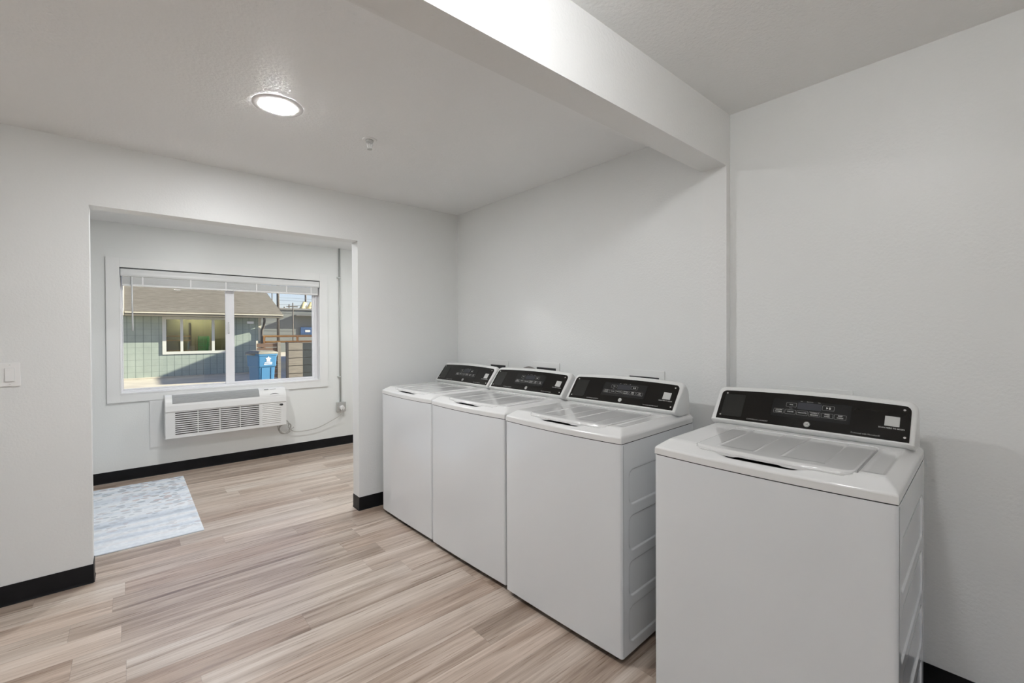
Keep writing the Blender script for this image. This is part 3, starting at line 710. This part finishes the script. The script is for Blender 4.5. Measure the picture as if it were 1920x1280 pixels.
    ring = [i for i in range(nu)]+[j*nu+nu-1 for j in range(1, nv)]+[(nv-1)*nu+i for i in range(nu-2, -1, -1)]+[j*nu for j in range(nv-2, 0, -1)]
    def back(v):
        ny, nz = -(CF1[1]-CF0[1])/SL, (CF1[0]-CF0[0])/SL; return (v[0], v[1]-ny*.003, v[2]-nz*.003)
    vs = [base[i] for i in ring]+[back(base[i]) for i in ring]; n = len(ring)
    m.add(vs, [(i, (i+1) % n, n+(i+1) % n, n+i) for i in range(n)], 0, False)
    cp = B(m, 'control_panel', M['panel'], fix=False)
    def flat(poly, off0, off1, m=None, mi=0):      # polygon in (x, s*SL) pushed out of the face
        m = m or MB(); return m.prism(poly, lambda a, b, d: CS(a, b/SL, d), off0, off1, mi)
    def U(a, b, h): return a*SL
    def put_text(m, body, x, s, size, mi, align='CENTER', sx=1.0, bold=0.0):
        vs, fs = text_geo(body, size, align, sx, bold)
        m.add([CS(x+a, s+b/SL, .0036) for a, b in vs], fs, mi)
    def line_rect(m, x0, x1, s0, s1, mi, lw=.0006, off=.0035, r=.0025):
        o_ = rrect(x0, x1, s0*SL, s1*SL, r, 3); i_ = rrect(x0+lw, x1-lw, s0*SL+lw, s1*SL-lw, r-lw*.5, 3); n = len(o_)
        m.add([CS(a, b/SL, off) for a, b in o_]+[CS(a, b/SL, off) for a, b in i_], [(i, (i+1) % n, n+(i+1) % n, n+i) for i in range(n)], mi)
    B(flat(rrect(.046, .130, .13*SL, .83*SL, .006), .0015, .0034), 'card_reader', M['reader'], bevel=.0008, parent=cp)
    B(flat(rrect(.238, .498, .28*SL, .79*SL, .004), .0015, .0030), 'button_module', M['panel2'], parent=cp)
    m = flat(rrect(.327, .406, .545*SL, .732*SL, .002), .0028, .0036)
    B(m, 'display', M['lcd'], parent=cp)
    m = MB(); put_text(m, 'DRY', .338, .765, .0042, 0); put_text(m, 'SELECTION', .366, .765, .0042, 0); put_text(m, 'TIME', .396, .765, .0042, 0)
    B(m, 'display_print', M['ink'], parent=cp, fix=False)
    def button(x0, x1, s0, s1, lines, sub=None, play=False):
        m = MB(); flat(rrect(x0, x1, s0*SL, s1*SL, .0028, 3), .0028, .0033, m, 0)
        line_rect(m, x0, x1, s0, s1, 1)
        xm, sm_ = (x0+x1)/2, (s0+s1)/2
        if play:
            m.add([CS(xm-.006, sm_+.028, .0037), CS(xm-.006, sm_-.028, .0037), CS(xm+.000, sm_, .0037)], [(0, 1, 2)], 2)
            for dx in (.0025, .0055):
                m.add([CS(xm+dx+a, sm_+b, .0037) for a, b in ((0, -.028), (.0018, -.028), (.0018, .028), (0, .028))], [(0, 1, 2, 3)], 2)
        n = len(lines)
        for i, tx in enumerate(lines): put_text(m, tx, xm, sm_+(n-1)*.026-i*.052+.004, .0060 if len(tx) < 8 else .0056, 2, sx=1.05, bold=.0001)
        if sub: put_text(m, sub, xm, s0-.035, .0036, 1)
        B(m, 'button', [M['panel2'], M['ink'], M['ink_w']], parent=cp, fix=False)
    button(.287, .323, .585, .700, ['SOIL'], 'CLEAN')
    button(.4085, .4465, .585, .708, [], play=True)
    names = [['COLORS', 'NORMAL'], ['WHITES'], ['DELICATES'], ['TOWELS &', 'BEDDING'], ['SPEED', 'WASH'], ['DEEP', 'CLEAN']]
    for i, nm in enumerate(names):
        xa = .2465+i*.0405; button(xa, xa+.0370, .380, .505, nm)
    # badge with its monogram
    m = MB(); c_s = .150
    circ = [(.3675+.0105*math.cos(2*PI*k/24), c_s*SL+.0105*math.sin(2*PI*k/24)) for k in range(24)]
    flat(circ, .0015, .0040, m, 0)
    vs, fs = text_geo('GE', .011, 'CENTER', .9); m.add([CS(.3675+a, c_s+b/SL, .0044) for a, b in vs], fs, 1)
    for rr_ in (.0098,):
        o_ = [(rr_*math.cos(2*PI*k/24), rr_*math.sin(2*PI*k/24)) for k in range(24)]; i_ = [(a*.90, b*.90) for a, b in o_]
        m.add([CS(.3675+a, c_s+b/SL, .0043) for a, b in o_+i_], [(i, (i+1) % 24, 24+(i+1) % 24, 24+i) for i in range(24)], 1)
    B(m, 'badge', [M['silver'], M['reader']], parent=cp, fix=False)
    for tx, xx_, sz in (('COMMERCIAL LAUNDRY', .1935, .0072), ('Protected with Microban\u00ae', .545, .0075)):
        m = MB(); put_text(m, tx, xx_, .098, sz, 0, sx=1.0); B(m, 'printed_lettering', M['ink'], parent=cp, fix=False)
    m = MB()
    put_text(m, 'SCAN HERE TO BEGIN', .6135, .330, .0068, 0, sx=1.02, bold=.0001); B(m, 'printed_lettering', M['ink_w'], parent=cp, fix=False)
    
    B(flat(rrect(.594, .634, .388*SL, .640*SL, .0008, 2), .0020, .0030), 'sticker', M['sticker'], parent=cp)
    for x, s in ((.0525, .86), (.046, .15), (.644, .84), (.650, .14)):
        m = MB(); c0 = Vector(CS(x, s, .002)); c1 = Vector(CS(x, s, .0042)); m.cyl(c0, c1, .0046, .0036, 14); B(m, 'screw', M['chrome'], parent=cp)
    return e
def place(e, i):
    x, y, r = {1: (1.4379, 3.158, .0215), 2: (1.4468, 2.4565, .0407), 3: (1.4592, 1.744, .0407), 4: (1.4724, .9016, .0372)}[i]
    lx = Vector((math.sin(r), -math.cos(r), 0)); ly = Vector((math.cos(r), math.sin(r), 0))
    e.location = Vector((x, y, 0))+lx*W/2+ly*D/2; e.rotation_euler = (0, 0, -PI/2+r)
def copy_tree(o, parent=None):
    c = o.copy(); col.objects.link(c)
    if parent: c.parent = parent
    for ch in list(o.children): copy_tree(ch, c)
    return c
wm = washer()
GR = 'white top-loading washing machines along the wall'
labs = {4: 'nearest white top-load washing machine, standing apart on the right', 3: 'white top-load washing machine beside the gap, in front of the pilaster',
        2: 'middle white top-load washing machine of the row of three', 1: 'farthest white top-load washing machine, next to the wall with the opening'}
ws = {4: wm}
for i in (3, 2, 1): ws[i] = copy_tree(wm)
for i, o in ws.items(): tag(o, labs[i], 'washing machine', GR); place(o, i)

# ------------------------------------------------------------------ supply boxes on the wall, hose
def supply(xw, ya, yb, ztop, label, opening=True):
    e = tag(empty('washer_outlet_box', (xw, (ya+yb)/2, ztop)), label, 'outlet box', 'laundry supply boxes in the wall')
    h = abs(ya-yb)/2; m = MB(); bh = .24
    oi = .033; oz = .037
    m.box(-.006, -.0005, -h, h, -oz, 0).box(-.006, -.0005, -h, h, -bh, -bh+.03).box(-.006, -.0005, -h, -h+oi, -bh+.03, -oz).box(-.006, -.0005, h-oi, h, -bh+.03, -oz)
    m.build('frame', M['trim_w'], e, bevel=.001, fix=False)
    MB().box(-.0025, -.0005, -h+oi, h-oi, -bh+.03, -oz).build('recess', M['seam'], e, fix=False)  # flat dark plate, its colour stands in for shade inside the opening
supply(XW, 2.857, 2.603, 1.122, 'white laundry supply box in the wall above the farthest washer')
supply(XW, 2.325, 2.069, 1.130, 'white laundry supply box in the wall above the middle washer')
supply(XW, 1.548, 1.291, 1.124, 'white laundry supply box in the wall above the washer by the pilaster')
supply(XW2, .731, .468, 1.094, 'white laundry supply box in the wall behind the nearest washer')
P = [(XW-.07, 2.50, .55), (XW-.065, 2.47, .85), (XW-.06, 2.43, 1.02), (XW-.055, 2.34, 1.085), (XW-.05, 2.25, 1.07), (XW-.035, 2.19, 1.03)]
tag(MB().tube(spline(P), .012, 10).build('drain_hose', M['hose']), 'grey hose arching behind the middle washer to the wall box', 'hose')

# ================================================================== OUTSIDE
struct(MB().box(-40, 60, -30, 90, GZ-.2, GZ).build('ground', M['concrete'], fix=False), 'sunlit pale concrete yard')
# neighbouring house
NY = 20.0
nh = tag(empty('neighbour_house', (2, NY, GZ)), 'low green-grey block house with a brown shingle roof seen through the window', 'house')
hx, hy, hz = 2, NY, GZ
def hb(name, boxes, mat, par=nh, bevel=0):
    m = MB()
    for x0, x1, y0, y1, z0, z1 in boxes: m.box(x0-hx, x1-hx, y0-hy, y1-hy, z0-hz, z1-hz)
    return m.build(name, mat, par, bevel=bevel, fix=False)
NWX0, NWX1, NWZ0, NWZ1 = .925, 2.96, .61, 1.955
hb('wall', [(-1.2, NWX0, NY, NY+.2, GZ, 2.25), (NWX1, 4.0, NY, NY+.2, GZ, 2.25), (NWX0, NWX1, NY, NY+.2, GZ, NWZ0), (NWX0, NWX1, NY, NY+.2, NWZ1, 2.25)], M['block'])
hb('side_wall', [(-1.2, -1.0, NY+.2, 28, GZ, 2.25), (3.8, 4.0, NY+.2, 28, GZ, 2.25), (-1.2, 4.0, 28, 28.2, GZ, 2.25)], M['block'])
hb('corner_trim', [(3.93, 4.03, NY-.03, NY+.02, 1.05, 2.2)], M['gutter'])
# roof
ex0, ex1, ey, ez = -.10, 4.70, 19.47, 2.12; sl_ = .385; ry = 24.0; rz = ez+(ry-ey)*sl_
m = MB()
pr = [(ey, ez), (ry, rz), (2*ry-ey, ez), (2*ry-ey, ez-.1), (ry, rz-.1), (ey, ez-.1)]
n = 6; vs = [(ex0-hx, y-hy, z-hz) for y, z in pr]+[(ex1-hx, y-hy, z-hz) for y, z in pr]
m.add(vs, [(i, (i+1) % n, n+(i+1) % n, n+i) for i in range(n)]); m.add(vs[:n], [(0, 1, 4, 5), (1, 2, 3, 4)]); m.add(vs[n:], [(0, 1, 4, 5), (1, 2, 3, 4)])
m.build('roof', M['shingle'], nh)
m = MB(); gx = [(ey+.6, 2.2), (ry, rz-.12), (2*ry-ey-.6, 2.2)]
for xx in (-1.19, 3.85):
    m = MB(); m.add([(xx-hx, y-hy, z-hz) for y, z in gx]+[(xx+.1-hx, y-hy, z-hz) for y, z in gx], [(0, 1, 2), (3, 4, 5), (0, 1, 4, 3), (1, 2, 5, 4)])
    m.build('gable', M['roofside'], nh)
hb('gutter', [(ex0+.03, ex1, ey-.09, ey+.01, ez-.075, ez-.035)], M['gutter'])
hb('fascia', [(ex0+.03, ex1, ey-.06, ey+.03, ez-.165, ez-.075)], M['fascia'])
hb('soffit', [(ex0, ex1, ey+.03, NY, ez-.165, ez-.145)], M['fascia'])
m = MB()
for xx in (ex0-.04, ):
    pr = [(ey-.1, ez-.16), (ey-.1, ez-.02), (ry, rz+.02), (ry, rz-.14)]
    m.add([(xx-hx, y-hy, z-hz) for y, z in pr]+[(xx+.05-hx, y-hy, z-hz) for y, z in pr], [(0, 1, 2, 3), (4, 5, 6, 7), (0, 1, 5, 4), (1, 2, 6, 5), (2, 3, 7, 6), (3, 0, 4, 7)])
m.build('bargeboard', M['gutter'], nh)
m = MB(); m.tube([(x-hx, y-hy, z-hz) for x, y, z in [(4.03, ey+.02, 1.96), (4.07, ey+.10, 1.85), (4.10, NY-.10, 1.62), (4.05, NY-.06, 1.45), (4.03, NY-.06, GZ)]], .045, 8); m.build('downspout', M['pole'], nh)
hb('wall_lamp', [(3.53, 3.76, NY-.10, NY-.002, 1.725, 1.82)], M['white'], bevel=.01)
hb('foundation_curb', [(-1.2, 4.2, NY-.35, NY-.001, GZ, GZ+.035)], M['curb'])
nw = hb('window', [(NWX0, NWX1, NY-.03, NY+.08, NWZ0, NWZ0+.10), (NWX0, NWX1, NY-.03, NY+.08, NWZ1-.09, NWZ1), (NWX0, NWX0+.11, NY-.03, NY+.08, NWZ0+.1, NWZ1-.09), (NWX1-.09, NWX1, NY-.03, NY+.08, NWZ0+.1, NWZ1-.09),
    (1.44, 1.52, NY-.02, NY+.06, NWZ0+.1, NWZ1-.09), (2.385, 2.475, NY-.02, NY+.06, NWZ0+.1, NWZ1-.09)], M['nwin'])
for xa, xb in ((NWX0+.11, 1.44), (1.52, 2.385), (2.475, NWX1-.09)):
    hb('pane', [(xa, xb, NY+.02, NY+.03, NWZ0+.1, NWZ1-.09)], M['nglass'], par=nw)
hb('shelf_back', [(NWX0-.1, NWX1+.1, NY+1.0, NY+1.05, GZ+.3, 2.24)], M['tan'])
fill_strip = tag(empty('ceiling_light', (2.0, NY+.55, 2.06)), 'strip light over the rack inside the neighbouring house', 'ceiling light')  # added lamp, brightens what stands behind the neighbour's glass
MB().box(-.75, .75, -.05, .05, .0, .04).build('housing', M['plastic'], fill_strip, fix=False)
MB().box(-.72, .72, -.035, .035, -.02, -.001).build('tube', emis('shop_light', (1, .95, .8), 75), fill_strip, fix=False)
# crates and rack built in place of a street reflection in the neighbour's glass
for i, (x, z) in enumerate([(2.03, .622), (2.03, .835), (2.03, 1.048)]):
    m = MB(); w_, h_, d_ = .32, .20, .3
    for q in range(6): m.box(q*w_/5-.016, q*w_/5+.016, 0, .012, 0, h_)
    for q in range(4): m.box(0, w_, .0005, .0125, max(0, q*h_/3-.014), min(h_, q*h_/3+.014))
    m.box(0, w_, .012, d_, 0, .012).box(0, .012, .012, d_, 0, h_).box(w_-.012, w_, .012, d_, 0, h_)
    o = m.build('plastic_crate', M['green'], fix=False); o.location = (x, NY+.42, z)
    tag(o, ['green slatted crate, lowest of the stack behind the neighbour window', 'green slatted crate, middle of the stack behind the neighbour window', 'green slatted crate, topmost of the stack behind the neighbour window'][i], 'crate', 'green crates behind the neighbour window')
tb = tag(empty('work_table', (2.20, NY+.57, GZ)), 'plain table under the green crates inside the neighbouring house', 'table')
MB().box(-.24, .24, -.22, .22, .78, .815).build('table_top', M['tan'], tb, fix=False)
for sx in (-.21, .21):
    for sy in (-.19, .19): MB().box(sx-.02, sx+.02, sy-.02, sy+.02, 0, .78).build('leg', M['pole'], tb, fix=False)
ra = tag(empty('storage_rack', (1.65, NY+.40, GZ)), 'orange-beamed storage rack behind the neighbour window', 'rack')
for xx in (-.60, .12): MB().box(xx-.03, xx+.03, 0, .4, 0, 1.95).build('upright', M['pole'], ra, fix=False)
for zz in (.90, 1.28, 1.43): MB().box(-.6, .12, -.005, .02, zz, zz+.045).build('beam', M['orange'], ra, fix=False)
MB().box(-.6, .12, .02, .4, .875, .90).build('shelf', M['tan'], ra, fix=False)

# blue wheeled bin
bn = tag(empty('recycling_bin', (2.235, 11.05, GZ), math.radians(14)), 'blue wheeled recycling bin in front of the slatted fence', 'bin')
m = MB()
def ringb(w_, d_, z, r=.03): return [(a, b, z) for a, b in rrect(-w_, w_, -d_, d_, r, 4)]
secs = [(.150, .20, .05), (.168, .225, .60), (.176, .235, .80), (.190, .26, .83), (.198, .275, 1.05), (.210, .29, 1.06), (.210, .29, 1.10)]
R = [ringb(*s) for s in secs]; n = len(R[0])
m.add([v for r_ in R for v in r_], [(i*n+k, i*n+(k+1) % n, (i+1)*n+(k+1) % n, (i+1)*n+k) for i in range(len(R)-1) for k in range(n)], 0, False)
m.add(R[0], [tuple(range(n))]); bb = m.build('body', M['bin'], bn)
m = MB()
for xx in (-.10, .10): m.prism([(xx-.016, .08), (xx+.016, .08), (xx+.018, .80), (xx-.018, .80)], lambda a, b, d: (a, -.197-.035*(b/.8)-d, b), 0, .014)
m.build('body_rib', M['bin'], bn)
m = MB(); r0 = ringb(.218, .30, 1.10); r1 = ringb(.218, .30, 1.125); r2 = ringb(.15, .21, 1.165)
m.add(r0+r1+r2, [(i*n+k, i*n+(k+1) % n, (i+1)*n+(k+1) % n, (i+1)*n+k) for i in range(2) for k in range(n)], 0, True); m.add(r2, [tuple(range(n))]); m.build('lid', M['bin_lid'], bn)
MB().cyl((-.26, -.15, 1.09), (-.26, .15, 1.09), .015, n=10).box(-.26, -.205, -.15, -.12, 1.07, 1.10).box(-.26, -.205, .12, .15, 1.07, 1.10).build('handle', M['bin_lid'], bn)
for s in (-1, 1):
    m = MB(); m.cyl((.17, s*.235, .13), (.17, s*.285, .13), .13, n=24); m.cyl((.17, s*.231, .13), (.17, s*.289, .13), .07, n=16, mi=1); m.build('wheel', [M['rubber_tyre'], M['ac_grille']], bn)
# emblem: flower over two bars
m = MB(); fp = []
for k in range(10):
    a = PI/2+k*PI/5; rr_ = .062 if k % 2 == 0 else .034; fp.append((.01+rr_*math.cos(a), .985+rr_*math.sin(a)))
em = lambda a, b, d: (a, -.262-.0682*(b-.83)-d, b)
m.prism(fp, em, .001, .004)
m.prism([(-.03, .93), (.05, .93), (.05, .955), (-.03, .955)], em, .001, .004); m.prism([(-.075, .895), (.095, .895), (.085, .915), (-.06, .915)], em, .001, .004)
m.prism([(-.08, .868), (.09, .868), (.09, .880), (-.08, .880)], em, .001, .004); m.build('emblem', M['white'], bn)

# fences at Y = 13
def hfence(name, xa, xb, y, z1, nb, mat, label, gap=.02, back=None, post=True):
    e = tag(empty(name, (xa, y, GZ)), label, 'fence')
    H_ = z1-GZ; m = MB(); bh = (H_-.04)/nb
    for k in range(nb): m.box(0, xb-xa, 0, .03, .04+k*bh, .04+(k+1)*bh-gap)
    m.build('board', mat, e, fix=False)
    if back: MB().box(0, xb-xa, .032, .05, .04, H_).build('backing', back, e, fix=False)
    if post:
        MB().box(xb-xa, xb-xa+.075, -.03, .06, 0, H_+.01).build('post', M['greywood'] if mat is not M['darkboard'] else M['darkpost'], e, fix=False)
    return e
hfence('slat_fence', 2.52, 3.00, 13.0, 1.10, 11, M['slatwood'], 'brown horizontal slat fence behind the blue bin', .018)
e = hfence('board_gate', 3.27, 3.63, 13.0, 1.10, 6, M['greywood'], 'weathered grey board gate between dark posts', .016, M['darkpost'], False)
MB().box(-.055, 0, -.02, .06, 0, 1.31).build('post', M['darkpost'], e, fix=False)
hfence('dark_fence', 3.645, 4.6, 13.2, 1.09, 6, M['darkboard'], 'black-stained board fence at the right of the window view', .014, M['greywood'], False)
pa = tag(MB().box(-.02, .02, -.02, .02, 0, 1.35).build('fence_pole', M['gutter'], fix=False), 'thin pale pole standing behind the blue bin', 'pole'); pa.location = (2.56, 13.2, GZ)
# orange pipe rail at Y = 22
rl = tag(empty('pipe_railing', (4.3, 22, GZ)), 'orange pipe railing beyond the yard', 'railing')
for z in (1.215, .965): MB().cyl((0, 0, z-GZ), (4.5, 0, z-GZ), .045, n=10).build('rail', M['orange'], rl)
for x in (.25, 1.62, 3.0, 4.4): MB().cyl((x, 0, 0), (x, 0, 1.215-GZ), .05, n=10).build('post', M['orange'], rl)
# far building at Y = 40
fb = tag(empty('warehouse', (12, 40, GZ)), 'long grey flat-roofed warehouse beyond the railing', 'building')
def fbb(name, b, mat): x0, x1, y0, y1, z0, z1 = b; return MB().box(x0-12, x1-12, y0-40, y1-40, z0-GZ, z1-GZ).build(name, mat, fb, fix=False)
fbb('wall', (6.6, 22, 40, 52, GZ, 3.36), M['siding']); fbb('parapet', (6.6, 22, 39.9, 40, 3.30, 3.44), M['asphalt'])

fbb('canopy', (10.5, 22, 39.3, 39.99, 2.80, 2.88), M['asphalt'])
sg = fbb('sign', (11.0, 13.2, 39.9, 39.98, 1.25, 1.86), M['sign'])
MB().box(11.35-12, 11.75-12, -.115, -.10, 1.45-GZ, 1.62-GZ).build('sign_print', M['ink_w'], sg, fix=False)
# yellow silos on the roof line
for i, (x, y) in enumerate(((13.9, 50), (14.7, 50.4), (15.7, 50.2))):
    e = tag(empty('roof_stack', (x, y, 3.36)), ['yellow inclined duct on the warehouse roof, nearest the tall pole', 'middle yellow duct on the warehouse roof', 'rightmost upright yellow duct on the warehouse roof'][i], 'duct', 'yellow ducts on the warehouse roof')
    if i < 2: MB().cyl((-.35, 0, -.02), (.35, 0, 1.25), .22, n=14).build('duct', M['yellow'], e); MB().cyl((.30, 0, 0), (.30, 0, 1.1), .07, n=8).build('leg', M['yellow'], e)
    else: MB().cyl((0, 0, -.02), (0, 0, 1.2), .2, n=14).build('duct', M['yellow'], e); MB().cyl((0, 0, 1.2), (0, 0, 1.35), .26, .2, n=14).build('cap', M['yellow'], e)
# utility poles and wires
plab = ['thick weathered utility pole standing before the grey warehouse', 'tall thin pole rising behind the warehouse at the right of the window view', 'thin pole before the warehouse with a small cross-arm', 'slim short pole behind the warehouse, beside the thin pole with the cross-arm', 'short utility pole just beyond the shingle roof corner', 'very thin tall pole rising directly over the roof slope', 'tall utility pole far off to the right, out of the window view']
for i, (x, y, h, r, aw) in enumerate(((8.96, 38.5, 9.0, .115, 1.0), (15.44, 54, 9.5, .11, 1.0), (9.96, 38.2, 3.97, .05, .35), (14.45, 57, 5.0, .07, .3), (15.15, 62, 4.94, .09, .5), (14.64, 66, 10, .07, .4), (30, 38.5, 9.0, .17, 1.0))):
    e = tag(empty('utility_pole', (x, y, GZ)), plab[i], 'utility pole', 'utility poles against the sky')
    MB().cyl((0, 0, 0), (0, 0, h), r, r*.85, 10).build('shaft', M['pole'], e)
    MB().box(-aw, aw, -.05, .05, h-.35, h-.25).build('cross_arm', M['pole'], e, fix=False)
ordn = ['lowest', 'second lowest', 'third lowest', 'fourth lowest', 'fifth from the bottom', 'sixth from the bottom', 'uppermost']
for i in range(7):
    z = 3.62+i*.30+.05*math.sin(i*2.1)
    pts = [(8.96+.10+(30-8.96-.23)*t, 38.5, z-.25*4*t*(1-t)*.5) for t in lin(0, 1, 12)]
    tag(MB().tube(pts, .012, 4).build('power_line', M['wire']), 'thin dark power line from the thick pole, %s of the wires' % ordn[i], 'power line', 'power lines across the sky')
# taller building off to the right, its shadow lies over the yard
ob = tag(empty('side_building', (16, 19, GZ)), 'tan two-storey building to the right, out of the window view', 'building')
MB().box(10.75-16, 21-16, 14.5-19, 30-19, 0, 4.2).build('wall', M['roofside'], ob, fix=False)
MB().box(10.70-16, 21.05-16, 14.45-19, 30.05-19, 4.2, 4.3).build('roof', M['asphalt'], ob, fix=False)
bpy.context.view_layer.update()
